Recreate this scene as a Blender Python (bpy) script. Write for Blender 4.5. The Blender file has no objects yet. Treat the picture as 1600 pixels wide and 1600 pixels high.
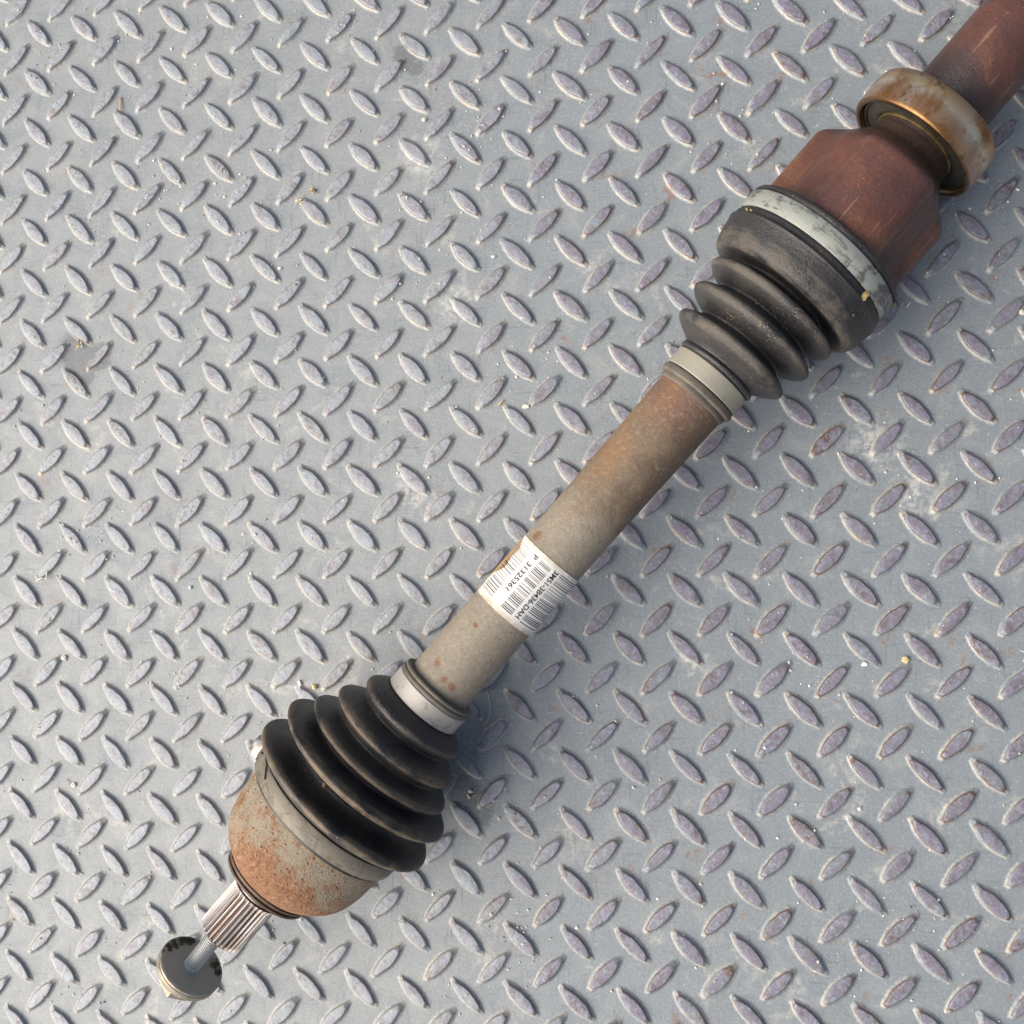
import bpy, math, random
from mathutils import Vector, Matrix, noise

scene = bpy.context.scene
COL = scene.collection
MM = 0.001
R = math.radians

# ------------------------------------------------------------------ camera
cam_d = bpy.data.cameras.new('camera')
cam = bpy.data.objects.new('camera', cam_d)
COL.objects.link(cam)
CAM = Vector((109.804, -35.646, 570.991))
right = Vector((0.98195079, -0.00413037, -0.18909149))
up = Vector((0.01561890, 0.99811761, 0.05930670))
back = Vector((0.18849059, -0.06118966, 0.98016689))
m3 = Matrix((right, up, back)).transposed()
cam.matrix_world = Matrix.Translation(CAM * MM) @ m3.to_4x4()
cam_d.sensor_width = 36.0
cam_d.lens = 39.736
cam_d.clip_start = 0.02
cam_d.clip_end = 50.0
scene.camera = cam

# ------------------------------------------------------------------ light
SUN_EL, SHADOW_AZ = 40.0, 19.0
SUN_DIR = Vector((-math.cos(R(SHADOW_AZ)) * math.cos(R(SUN_EL)),
                  -math.sin(R(SHADOW_AZ)) * math.cos(R(SUN_EL)), math.sin(R(SUN_EL))))
world = bpy.data.worlds.new('World')
scene.world = world
world.use_nodes = True
wn = world.node_tree.nodes
sky = wn.new('ShaderNodeTexSky')
sky.sky_type = 'NISHITA'
sky.sun_disc = False
sky.sun_elevation = R(SUN_EL)
sky.sun_rotation = math.atan2(SUN_DIR.x, SUN_DIR.y)
sky.air_density = 0.75
sky.dust_density = 6.0
sky.ozone_density = 0.4
bg = wn['Background']
bg.inputs['Strength'].default_value = 0.12
world.node_tree.links.new(sky.outputs[0], bg.inputs['Color'])
sun_d = bpy.data.lights.new('sun', 'SUN')
sun_d.energy = 3.2
sun_d.angle = R(80.0)
sun_d.color = (1.0, 0.955, 0.89)
sun = bpy.data.objects.new('sun', sun_d)
sun.rotation_euler = SUN_DIR.to_track_quat('Z', 'Y').to_euler()
sun.location = SUN_DIR * 3
COL.objects.link(sun)
scene.view_settings.view_transform = 'Standard'
scene.view_settings.look = 'None'
scene.view_settings.gamma = 1.0
scene.view_settings.use_curve_mapping = False
scene.view_settings.exposure = 0.34
scene.cycles.use_denoising = True
scene.cycles.use_adaptive_sampling = True
scene.cycles.adaptive_threshold = 0.025
scene.cycles.max_bounces = 5
scene.cycles.diffuse_bounces = 3
scene.cycles.glossy_bounces = 3


# ------------------------------------------------------------------ helpers
def srgb(r, g, b):
    def f(c):
        c /= 255.0
        return c / 12.92 if c <= 0.04045 else ((c + 0.055) / 1.055) ** 2.4
    return (f(r), f(g), f(b), 1.0)


class Mat:
    """small node-graph writer"""
    def __init__(s, name, coord='object'):
        s.m = bpy.data.materials.new(name)
        s.m.use_nodes = True
        s.t = s.m.node_tree
        s.b = s.t.nodes['Principled BSDF']
        if coord == 'object':
            s.co = s.new('ShaderNodeTexCoord').outputs['Object']
        else:
            s.co = s.new('ShaderNodeNewGeometry').outputs['Position']

    def new(s, k):
        return s.t.nodes.new(k)

    def put(s, sock, v):
        if isinstance(v, bpy.types.NodeSocket):
            s.t.links.new(v, sock)
        elif isinstance(v, (int, float)) and sock.type == 'RGBA':
            sock.default_value = (v, v, v, 1)
        else:
            sock.default_value = v

    def math(s, op, a, b=0.0, c=0.0, clamp=False):
        n = s.new('ShaderNodeMath')
        n.operation = op
        n.use_clamp = clamp
        for i, v in enumerate((a, b, c)):
            s.put(n.inputs[i], v)
        return n.outputs[0]

    def scaled(s, v, off=(0, 0, 0)):
        n = s.new('ShaderNodeMapping')
        s.put(n.inputs['Vector'], s.co)
        n.inputs['Scale'].default_value = v
        n.inputs['Location'].default_value = off
        return n.outputs[0]

    def noise(s, scale, detail=4, rough=0.55, co=None, dist=0.0, w=None):
        n = s.new('ShaderNodeTexNoise')
        if w is not None:
            n.noise_dimensions = '4D'
            s.put(n.inputs['W'], w)
        s.put(n.inputs['Vector'], co or s.co)
        n.inputs['Scale'].default_value = scale
        n.inputs['Detail'].default_value = detail
        n.inputs['Roughness'].default_value = rough
        n.inputs['Distortion'].default_value = dist
        return n.outputs[0]

    def voro(s, scale, feature='F1', co=None):
        n = s.new('ShaderNodeTexVoronoi')
        n.feature = feature
        s.put(n.inputs['Vector'], co or s.co)
        n.inputs['Scale'].default_value = scale
        return n.outputs['Distance']

    def step(s, v, lo, hi):
        n = s.new('ShaderNodeMapRange')
        n.interpolation_type = 'SMOOTHSTEP'
        s.put(n.inputs['Value'], v)
        n.inputs['From Min'].default_value = lo
        n.inputs['From Max'].default_value = hi
        return n.outputs['Result']

    def mix(s, f, a, b, blend='MIX'):
        n = s.new('ShaderNodeMix')
        n.data_type = 'RGBA'
        n.blend_type = blend
        s.put(n.inputs['Factor'], f)
        s.put(n.inputs[6], a)
        s.put(n.inputs[7], b)
        return n.outputs[2]

    def ramp(s, v, stops):
        n = s.new('ShaderNodeValToRGB')
        e = n.color_ramp.elements
        while len(e) < len(stops):
            e.new(0.5)
        for el, (p, c) in zip(e, stops):
            el.position = p
            el.color = c
        s.put(n.inputs[0], v)
        return n.outputs[0]

    def spot(s, p, rad, soft=0.4, wob=0.0):
        """mask around a point in the material's coordinates (metres)"""
        n = s.new('ShaderNodeVectorMath')
        n.operation = 'DISTANCE'
        s.put(n.inputs[0], s.co)
        n.inputs[1].default_value = p
        d = n.outputs['Value']
        if wob:
            if not hasattr(s, 'wn'):
                s.wn = s.math('SUBTRACT', s.noise(260, 3, 0.65), 0.5)
            d = s.math('ADD', d, s.math('MULTIPLY', s.wn, wob))
        return s.step(d, rad, rad * (1 - soft))

    def sep(s, i):
        n = s.new('ShaderNodeSeparateXYZ')
        s.put(n.inputs[0], s.co)
        return n.outputs[i]

    def bump(s, h, dist, strength=1.0):
        n = s.new('ShaderNodeBump')
        n.inputs['Strength'].default_value = strength
        n.inputs['Distance'].default_value = dist
        s.put(n.inputs['Height'], h)
        s.put(s.b.inputs['Normal'], n.outputs[0])

    def done(s, col, rough=0.5, metal=0.0, spec=0.5):
        s.put(s.b.inputs['Base Color'], col)
        s.put(s.b.inputs['Roughness'], rough)
        s.put(s.b.inputs['Metallic'], metal)
        s.put(s.b.inputs['Specular IOR Level'], spec)
        return s.m


def mesh_obj(name, verts, faces, mat, parent=None, smooth=True, scale=MM):
    me = bpy.data.meshes.new(name)
    me.from_pydata([(x * scale, y * scale, z * scale) for x, y, z in verts], [], faces)
    me.update()
    if smooth:
        me.polygons.foreach_set('use_smooth', [True] * len(me.polygons))
    if mat:
        me.materials.append(mat)
    o = bpy.data.objects.new(name, me)
    COL.objects.link(o)
    o.parent = parent
    return o


def crease(o, ang=35):
    """sharp edges above an angle"""
    o.data.set_sharp_from_angle(angle=R(ang))
    return o


def tag(o, label, cat, group=None, kind=None):
    o['label'] = label
    o['category'] = cat
    if group:
        o['group'] = group
    if kind:
        o['kind'] = kind
    return o


def lathe(name, prof, mat, parent, n=128, wob=0.0, seed=0, closed=False, sharp=35, wfreq=2.0):
    """surface of revolution about local X; prof = [(s, r)] in mm"""
    V, F = [], []
    k = len(prof)
    for j in range(n):
        a = 2 * math.pi * j / n
        sa, ca = math.sin(a), math.cos(a)
        for s_, r_ in prof:
            if wob:
                q = Vector((s_ * 0.03, ca * wfreq, sa * wfreq + seed * 7.3))
                r2 = r_ + wob * noise.noise(q)
                s2 = s_ + wob * 0.8 * noise.noise(q + Vector((9.1, 3.3, 1.7)))
            else:
                r2, s2 = r_, s_
            V.append((s2, -r2 * sa, r2 * ca))
    for j in range(n):
        b, c = j * k, ((j + 1) % n) * k
        for i in range(k - 1):
            F.append((b + i, c + i, c + i + 1, b + i + 1))
        if closed:
            F.append((b + k - 1, c + k - 1, c, b))
    o = mesh_obj(name, V, F, mat, parent)
    if name == 'rubber_boot':
        # how far each point stands proud of its surroundings: dust settles on the ribs
        cr = []
        for s_, r_ in prof:
            near = [q for p, q in prof if abs(p - s_) < 7]
            cr.append(max(0.0, min(1.0, (r_ - sum(near) / len(near)) / 4.0)))
        at_ = o.data.attributes.new('crest', 'FLOAT', 'POINT')
        at_.data.foreach_set('value', cr * n)
    return crease(o, sharp)


def catmull(pts, sub=4):
    out = []
    n = len(pts)
    for i in range(n - 1):
        p0, p1, p2, p3 = pts[max(i - 1, 0)], pts[i], pts[i + 1], pts[min(i + 2, n - 1)]
        for k in range(sub):
            t = k / sub
            out.append(tuple(0.5 * ((2 * p1[d]) + (-p0[d] + p2[d]) * t + (2 * p0[d] - 5 * p1[d] + 4 * p2[d] - p3[d]) * t * t
                                    + (-p0[d] + 3 * p1[d] - 3 * p2[d] + p3[d]) * t ** 3) for d in range(2)))
    out.append(pts[-1])
    return out


def strip(name, s0, s1, a0, a1, r0, r1, mat, parent, na=24, ns=2, edge=None, top=0.0):
    """curved slab on the shaft: stations s0..s1, angles a0..a1 (deg from local up to the right), radii r0..r1"""
    V, F = [], []
    for lay, r in enumerate((r0, r1)):
        for i in range(na + 1):
            for j in range(ns + 1):
                s_ = s0 + (s1 - s0) * j / ns
                b0, b1 = a0, a1
                if edge:
                    b0, b1 = edge(j / ns, a0, a1)
                a = R(b0 + (b1 - b0) * i / na)
                V.append((s_, -r * math.sin(a), r * math.cos(a)))
    w = ns + 1
    o_ = (na + 1) * w
    for i in range(na):
        for j in range(ns):
            q = i * w + j
            F.append((o_ + q, o_ + q + w, o_ + q + w + 1, o_ + q + 1))
            F.append((q, q + 1, q + w + 1, q + w))
    for i in range(na):
        a, b = i * w, (i + 1) * w
        F.append((a, b, o_ + b, o_ + a))
        F.append((b + ns, a + ns, o_ + a + ns, o_ + b + ns))
    for j in range(ns):
        F.append((j + 1, j, o_ + j, o_ + j + 1))
        q = na * w + j
        F.append((q, q + 1, o_ + q + 1, o_ + q))
    return crease(mesh_obj(name, V, F, mat, parent), 40)


def blob(name, c, rad, mat, parent=None, seed=0, rough=0.35, squash=(1, 1, 1), sub=2, smooth=False, rot=0.0, scale=MM):
    """irregular stone-like lump"""
    import bmesh
    bm = bmesh.new()
    bmesh.ops.create_icosphere(bm, subdivisions=sub, radius=1.0)
    V = []
    for v in bm.verts:
        d = 1 + rough * noise.noise(v.co * 1.4 + Vector((seed * 3.1, seed * 1.7, 0)))
        p = Vector((v.co.x * squash[0], v.co.y * squash[1], v.co.z * squash[2])) * rad * d
        x, y = p.x * math.cos(rot) - p.y * math.sin(rot), p.x * math.sin(rot) + p.y * math.cos(rot)
        V.append((c[0] + x, c[1] + y, c[2] + p.z))
    F = [tuple(v.index for v in f.verts) for f in bm.faces]
    bm.free()
    return mesh_obj(name, V, F, mat, parent, smooth=smooth)


def tube(name, pts, radii, mat, parent=None, n=8):
    """tapered tube along points (mm)"""
    pts = [Vector(p) for p in pts]
    V, F = [], []
    for i, p in enumerate(pts):
        d = (pts[min(i + 1, len(pts) - 1)] - pts[max(i - 1, 0)]).normalized()
        a = d.orthogonal().normalized() if abs(d.z) > 0.95 else d.cross(Vector((0, 0, 1))).normalized()
        b = d.cross(a)
        r = radii[i] if isinstance(radii, (list, tuple)) else radii
        for k in range(n):
            t = 2 * math.pi * k / n
            V.append(tuple(p + (a * math.cos(t) + b * math.sin(t)) * r))
    for i in range(len(pts) - 1):
        for k in range(n):
            F.append((i * n + k, i * n + (k + 1) % n, (i + 1) * n + (k + 1) % n, (i + 1) * n + k))
    F.append(tuple(range(n - 1, -1, -1)))
    F.append(tuple(range((len(pts) - 1) * n, len(pts) * n)))
    return mesh_obj(name, V, F, mat, parent)


F_PX = 1766.05


def at(px, py, z=0.0):
    """point of the plate (mm, at height z) where small finds lie, from survey coordinates"""
    d = right * ((px - 800) / F_PX) - up * ((py - 800) / F_PX) - back
    return CAM + d * ((z - CAM.z) / d.z)


# ------------------------------------------------------------------ materials: plate
def plate_layers(M, top=None):
    """weathered grey steel in world coordinates; returns colour, roughness, bump height, wear"""
    big = M.noise(9, 3, 0.6)
    mid = M.noise(48, 4, 0.65, dist=0.7)
    fine = M.noise(800, 2, 0.6)
    grain = M.noise(210, 3, 0.7)
    x = M.sep(0)
    # the right side is walked on: less dust film, more brown wear
    wear = M.step(M.math('ADD', x, M.math('MULTIPLY', M.math('SUBTRACT', big, 0.5), 0.30)), -0.14, 0.15)
    col = M.mix(wear, srgb(137, 142, 144), srgb(126, 134, 139))
    col = M.mix(M.math('MULTIPLY', M.step(mid, 0.48, 0.68), 0.55), col, srgb(122, 130, 135))
    col = M.mix(M.math('MULTIPLY', M.step(mid, 0.46, 0.30), 0.5), col, srgb(148, 152, 150))
    # pale dust films
    dust = M.math('MULTIPLY', M.step(M.noise(26, 4, 0.7, dist=1.2), 0.54, 0.74), M.step(grain, 0.38, 0.62))
    col = M.mix(M.math('MULTIPLY', dust, 0.5), col, srgb(198, 195, 182))
    # rust blooms
    blot = M.noise(64, 3, 0.65, co=M.scaled((1, 1, 1), (.7, .3, .1)))
    rust = M.math('MULTIPLY', M.step(blot, 0.60, 0.72), M.step(grain, 0.42, 0.60))
    col = M.mix(M.math('MULTIPLY', rust, M.math('ADD', 0.35, M.math('MULTIPLY', wear, 0.35))), col, srgb(132, 98, 74))
    # powdery spills
    pow_ = None
    for p_, r_ in (((.180, .030, 0), .020), ((.196, .006, 0), .013), ((-.052, .012, 0), .015), ((-.05, .19, 0), .017), ((-.03, .11, 0), .014), ((.09, -.075, 0), .011)):
        k_ = M.spot(p_, r_, 0.9, 0.016)
        pow_ = k_ if pow_ is None else M.math('MAXIMUM', pow_, k_)
    col = M.mix(M.math('MULTIPLY', M.math('MULTIPLY', pow_, M.step(grain, 0.38, 0.62)), 0.6), col, srgb(204, 204, 196))
    # soft dark stains, invented and added round the plant scraps
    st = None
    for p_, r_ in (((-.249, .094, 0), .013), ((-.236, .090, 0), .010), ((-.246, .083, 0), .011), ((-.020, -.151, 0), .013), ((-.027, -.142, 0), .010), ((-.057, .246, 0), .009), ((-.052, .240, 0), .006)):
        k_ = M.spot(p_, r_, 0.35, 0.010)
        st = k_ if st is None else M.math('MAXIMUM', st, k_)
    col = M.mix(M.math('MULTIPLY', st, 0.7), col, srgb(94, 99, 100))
    # scuffs
    scuff = M.noise(1.0, 2, 0.5, co=M.scaled((620, 45, 60)))
    scuff2 = M.noise(1.0, 2, 0.5, co=M.scaled((50, 700, 60), (.4, .2, 0)))
    sc = M.math('MULTIPLY', M.math('MAXIMUM', M.step(scuff, 0.62, 0.69), M.step(scuff2, 0.62, 0.69)), M.step(mid, 0.40, 0.56))
    col = M.mix(M.math('MULTIPLY', sc, 0.38), col, srgb(94, 100, 104))
    speck = M.math('MULTIPLY', M.step(M.voro(330), 0.13, 0.06), M.step(blot, 0.46, 0.56))
    col = M.mix(M.math('MULTIPLY', speck, 0.65), col, srgb(74, 70, 66))
    col = M.mix(M.math('MULTIPLY', M.step(fine, 0.45, 0.75), 0.16), col, srgb(205, 205, 200))
    h = M.math('ADD', M.math('MULTIPLY', fine, 0.5), M.math('MULTIPLY', grain, 1.0))
    return col, M.math('ADD', 0.53, M.math('MULTIPLY', mid, 0.14)), h, (wear, grain, mid, blot, fine)


def mat_plate():
    M = Mat('grey weathered plate steel', 'world')
    col, ro, h, _ = plate_layers(M)
    M.bump(h, 0.0003, 0.6)
    return M.done(col, ro, 0.24, 0.5)


LUG_H = 1.9


def mat_lug():
    M = Mat('worn raised lug steel', 'world')
    col, ro, h, (wear, grain, mid, blot, fine) = plate_layers(M)
    z = M.sep(2)
    n1 = M.noise(125, 3, 0.65)
    n2 = M.noise(380, 3, 0.65)
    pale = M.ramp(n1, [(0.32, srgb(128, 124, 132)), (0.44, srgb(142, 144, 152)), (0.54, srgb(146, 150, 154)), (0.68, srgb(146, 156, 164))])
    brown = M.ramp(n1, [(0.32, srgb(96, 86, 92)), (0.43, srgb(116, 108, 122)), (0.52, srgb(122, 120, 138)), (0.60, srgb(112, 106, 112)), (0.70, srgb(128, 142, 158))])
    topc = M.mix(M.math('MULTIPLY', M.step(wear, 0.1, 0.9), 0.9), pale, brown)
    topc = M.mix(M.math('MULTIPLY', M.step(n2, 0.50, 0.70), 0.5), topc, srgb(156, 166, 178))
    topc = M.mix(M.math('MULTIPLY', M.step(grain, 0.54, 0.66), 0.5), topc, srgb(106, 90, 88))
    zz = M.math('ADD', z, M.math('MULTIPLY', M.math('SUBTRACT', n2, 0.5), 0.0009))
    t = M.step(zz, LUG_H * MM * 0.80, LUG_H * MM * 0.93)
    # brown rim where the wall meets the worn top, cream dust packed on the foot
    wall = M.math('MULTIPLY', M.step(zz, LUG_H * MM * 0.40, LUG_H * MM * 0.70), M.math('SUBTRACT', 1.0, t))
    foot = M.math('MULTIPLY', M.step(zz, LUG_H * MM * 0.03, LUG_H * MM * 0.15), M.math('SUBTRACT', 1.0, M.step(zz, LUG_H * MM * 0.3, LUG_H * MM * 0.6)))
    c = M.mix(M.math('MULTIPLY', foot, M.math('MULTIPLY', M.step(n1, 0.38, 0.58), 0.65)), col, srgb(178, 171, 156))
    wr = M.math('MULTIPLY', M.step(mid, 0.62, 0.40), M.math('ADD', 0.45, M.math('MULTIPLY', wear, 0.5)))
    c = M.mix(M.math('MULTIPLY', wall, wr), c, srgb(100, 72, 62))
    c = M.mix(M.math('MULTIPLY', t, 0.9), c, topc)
    M.bump(M.math('ADD', h, M.math('MULTIPLY', n2, 1.6)), 0.00028, 0.8)
    return M.done(c, M.math('ADD', 0.46, M.math('MULTIPLY', n1, 0.2)), 0.28, 0.5)


PLATE = mat_plate()
LUG = mat_lug()


# ------------------------------------------------------------------ the plate
def build_plate():
    hw = 520.0
    V = [(-hw, -hw, 0), (hw, -hw, 0), (hw, hw, 0), (-hw, hw, 0), (-hw, -hw, -6), (hw, -hw, -6), (hw, hw, -6), (-hw, hw, -6)]
    F = [(0, 1, 2, 3), (7, 6, 5, 4), (4, 5, 1, 0), (5, 6, 2, 1), (6, 7, 3, 2), (7, 4, 0, 3)]
    plate = mesh_obj('steel_floor_plate', V, F, PLATE, smooth=False)
    tag(plate, 'grey weathered steel tread plate with crossed raised lugs under the drive shaft', 'floor plate', kind='structure')
    # one lug: lens outline, blunt ramped ends, concave foot
    N = 28

    HALF = N // 2

    def ring(L, W, z, blunt):
        # two arcs meeting in short straight ends
        pts = []
        for side in (1, -1):
            for k in range(HALF):
                t = math.cos(math.pi * k / (HALF - 1)) * side
                w = W * ((1 - blunt) * (1 - abs(t) ** 2.0) + blunt)
                pts.append((L * t, side * w, z))
        return pts
    H = LUG_H
    rings = [ring(12.3, 4.9, 0.02, .26), ring(11.7, 4.3, 0.10, .27), ring(11.1, 3.85, 0.32, .28), ring(10.3, 3.45, 0.80, .30),
             ring(8.7, 2.98, 1.62, .36), ring(8.1, 2.75, 1.84, .38), ring(7.4, 2.40, H, .38)]
    V, F = [], []
    for r_ in rings:
        V += r_
    for i in range(len(rings) - 1):
        for k in range(N):
            F.append((i * N + k, i * N + (k + 1) % N, (i + 1) * N + (k + 1) % N, (i + 1) * N + k))
    b = (len(rings) - 1) * N
    F.append(tuple(range(b, b + N)))
    variants = []
    for q in range(6):
        VV = []
        off = Vector((q * 17.3, q * 5.1, 0))
        for x, y, z in V:
            p = Vector((x, y, z)) * 0.22
            k = 0.18 * min(z / H, 1.0) + 0.08
            VV.append((x + k * 1.6 * noise.noise(p + off), y + k * 1.2 * noise.noise(p + off + Vector((0, 0, 9))),
                       z + (0.16 * noise.noise(p * 1.5 + off) if z > 1.0 else 0)))
        me = bpy.data.meshes.new('lug')
        me.from_pydata([(x * MM, y * MM, z * MM) for x, y, z in VV], [], F)
        me.polygons.foreach_set('use_smooth', [True] * len(me.polygons))
        me.materials.append(LUG)
        me.update()
        me.set_sharp_from_angle(angle=R(40))
        variants.append((me, VV))
    PX, PY, OX, OY = 28.0, 29.1935, -290.133, 266.247
    rng = random.Random(4)
    spots = []
    for i in range(-9, 31):
        for j in range(-10, 29):
            for half in (0, 1):
                x = OX + (i + 0.5 * half) * PX + rng.uniform(-.3, .3)
                y = OY - (j + 0.5 * half) * PY + rng.uniform(-.3, .3)
                if max(abs(x), abs(y)) > hw - 14:
                    continue
                ang = (45 if half == 0 else -45) + rng.uniform(-2, 2)
                sc = (rng.uniform(.94, 1.05), rng.uniform(.88, 1.1), rng.uniform(.88, 1.06))
                p = Vector((x, y, 0)) - CAM
                d = -p.dot(back)
                u, v = p.dot(right) / d * F_PX / 800, p.dot(up) / d * F_PX / 800
                vis = abs(u) < 0.985 and abs(v) < 0.985
                # lugs hidden below the drive shaft are not among the ones picked out
                q = Vector((x + 108.4, y + 177.0))
                s_ = q.x * .667 + q.y * .745
                w_ = abs(q.x * .745 - q.y * .667 - 6)
                hid = (-40 < s_ < 120 and w_ < 40) or (s_ >= 120 and w_ < 15) or (s_ > 320 and w_ < 34)
                spots.append((d if vis and not hid else 1e6 + d, x, y, ang + rng.choice((0, 180)), sc))
    spots.sort()
    for d, x, y, ang, sc in spots[:300]:
        o = bpy.data.objects.new('lug', rng.choice(variants)[0])
        o.parent = plate
        o.location = (x * MM, y * MM, 0)
        o.rotation_euler = (0, 0, R(ang))
        o.scale = sc
        COL.objects.link(o)
    VA, FF = [], []
    for d, x, y, ang, sc in spots[300:]:
        c, s_ = math.cos(R(ang)), math.sin(R(ang))
        base = len(VA)
        for a, b_, z in rng.choice(variants)[1]:
            a, b_ = a * sc[0], b_ * sc[1]
            VA.append((x + a * c - b_ * s_, y + a * s_ + b_ * c, z * sc[2]))
        FF += [tuple(base + k for k in f) for f in F]
    rest = mesh_obj('far_lugs', VA, FF, LUG, plate)
    crease(rest, 40)
    rest['kind'] = 'stuff'


build_plate()


# ------------------------------------------------------------------ materials: drive shaft
def mat_tube():
    M = Mat('dull scaled tube steel')
    x = M.sep(0)
    n = M.noise(60, 5, 0.65)
    f = M.noise(1500, 4, 0.75)
    col = M.mix(n, srgb(136, 126, 110), srgb(152, 144, 130))
    yy = M.sep(1)
    zone = M.math('ADD', x, M.math('MULTIPLY', M.math('SUBTRACT', M.noise(35, 3), 0.5), 0.06))
    col = M.mix(M.step(zone, 0.215, 0.262), col, srgb(122, 106, 86))
    col = M.mix(M.step(zone, 0.262, 0.302), col, srgb(114, 86, 72))
    orange = M.math('MULTIPLY', M.math('MULTIPLY', M.step(M.noise(45, 4, 0.6), 0.42, 0.62), M.step(zone, 0.20, 0.25)), M.step(yy, -0.004, 0.012))
    col = M.mix(M.math('MULTIPLY', orange, 0.55), col, srgb(150, 108, 66))
    rust = M.step(M.noise(95, 4, 0.7), 0.63, 0.72)
    col = M.mix(M.math('MULTIPLY', rust, 0.6), col, srgb(128, 92, 60))
    for p, r in (((.1345, .006, .0155), .0030), ((.131, -.002, .0165), .0026), ((.1305, -.0065, .015), .0032),
                 ((.1735, -.012, .011), .0036), ((.184, -.013, .0095), .0022), ((.2085, .0105, .0125), .0036), ((.159, .004, .0155), .0018)):
        col = M.mix(M.math('MULTIPLY', M.spot(p, r, 0.7, 0.003), 0.8), col, srgb(126, 84, 50))
    pit = M.step(f, 0.34, 0.50)
    col = M.mix(0.35, col, M.mix(pit, srgb(92, 82, 70), col))
    col = M.mix(M.math('MULTIPLY', M.step(f, 0.56, 0.72), 0.4), col, srgb(186, 176, 160))
    col = M.mix(M.math('MULTIPLY', M.math('MULTIPLY', M.step(M.voro(520), 0.20, 0.08), M.step(zone, 0.27, 0.30)), 0.6), col, srgb(178, 130, 112))
    bl = M.math('MULTIPLY', M.step(M.noise(26, 4, 0.6, co=M.scaled((1, 1, 1), (.2, .7, .1))), 0.44, 0.58), M.step(zone, 0.218, 0.236))
    col = M.mix(M.math('MULTIPLY', bl, 0.65), col, srgb(96, 79, 64))
    gr = M.noise(420, 3, 0.7)
    col = M.mix(M.math('MULTIPLY', M.step(gr, 0.50, 0.66), 0.24), col, srgb(104, 94, 80))
    col = M.mix(M.math('MULTIPLY', M.step(gr, 0.46, 0.34), 0.24), col, srgb(176, 166, 148))
    M.bump(M.math('ADD', f, M.math('ADD', gr, n)), 0.0004, 0.9)
    return M.done(col, 0.62, 0.12, 0.4)


def mat_housing():
    M = Mat('rusty forged housing')
    n = M.noise(48, 5, 0.65, dist=0.4)
    g = M.noise(330, 5, 0.7)
    x = M.sep(0)
    grey = M.mix(M.noise(150, 4), srgb(136, 124, 104), srgb(160, 149, 130))
    g2 = M.noise(900, 4, 0.7)
    rust = M.ramp(M.math('ADD', M.math('MULTIPLY', g, 0.5), M.math('MULTIPLY', g2, 0.5)), [(0.34, srgb(92, 66, 48)), (0.44, srgb(128, 92, 66)), (0.54, srgb(146, 110, 84)), (0.66, srgb(182, 148, 120))])
    lim = M.math('ADD', x, M.math('MULTIPLY', M.math('SUBTRACT', n, 0.5), 0.07))
    k = M.math('SUBTRACT', 1.0, M.step(lim, 0.0160, 0.0250))
    blot = M.math('MULTIPLY', M.step(M.noise(130, 5, 0.7), 0.50, 0.60), 0.75)
    col = M.mix(M.math('MAXIMUM', k, blot), grey, rust)
    pit = M.math('MULTIPLY', M.step(M.voro(420), 0.30, 0.10), M.step(g, 0.40, 0.56))
    col = M.mix(M.math('MULTIPLY', pit, 0.45), col, srgb(96, 64, 46))
    M.bump(M.math('SUBTRACT', M.math('ADD', g, g2), pit), 0.0008, 1.0)
    return M.done(col, 0.75, 0.05, 0.3)


def mat_rubber(name, dusty, dust_col):
    M = Mat(name)
    n = M.noise(55, 5, 0.65)
    g = M.noise(800, 3, 0.6)
    an = M.new('ShaderNodeAttribute')
    an.attribute_name = 'crest'
    pt = M.step(an.outputs['Fac'], 0.55, 1.0)
    base = M.mix(M.noise(120, 3), srgb(34, 34, 36), srgb(46, 45, 46))
    stk = M.noise(1.0, 4, 0.7, co=M.scaled((300, 60, 60)))
    n = M.math('ADD', M.math('MULTIPLY', n, 0.6), M.math('MULTIPLY', stk, 0.4))
    film = M.math('MULTIPLY', M.step(n, 0.40, 0.62), dusty * 1.25)
    film = M.math('ADD', film, M.math('MULTIPLY', M.math('MULTIPLY', pt, M.step(n, 0.40, 0.58)), 0.7), clamp=True)
    col = M.mix(film, base, dust_col)
    grain = M.math('MULTIPLY', M.step(M.voro(620), 0.24, 0.10), M.step(M.noise(34, 5, 0.7), 0.50, 0.60))
    col = M.mix(M.math('MULTIPLY', grain, 0.75), col, srgb(158, 140, 108))
    M.bump(M.math('ADD', g, M.math('MULTIPLY', n, 2.5)), 0.0004, 0.8)
    return M.done(col, M.math('ADD', 0.40, M.math('MULTIPLY', film, 0.4)), 0.0, 0.5)


def mat_band(name, col0, worn, amount, metal=0.2, rough=0.5):
    M = Mat(name)
    n = M.noise(90, 5, 0.7, dist=0.8)
    scr = M.noise(1.0, 5, 0.7, co=M.scaled((500, 90, 90)))
    col = M.mix(M.noise(30, 3), col0, tuple(min(1, c * 1.12) for c in col0[:3]) + (1,))
    w = M.math('MULTIPLY', M.step(M.math('ADD', M.math('MULTIPLY', n, 0.6), M.math('MULTIPLY', scr, 0.4)), 0.60 - 0.16 * amount, 0.66 - 0.10 * amount), 0.85)
    col = M.mix(w, col, worn)
    col = M.mix(M.math('MULTIPLY', M.step(M.noise(900, 2), 0.55, 0.75), 0.25), col, srgb(150, 138, 116))
    M.bump(M.math('ADD', scr, M.math('MULTIPLY', w, -1.0)), 0.0002, 0.5)
    return M.done(col, rough, metal, 0.5)


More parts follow.
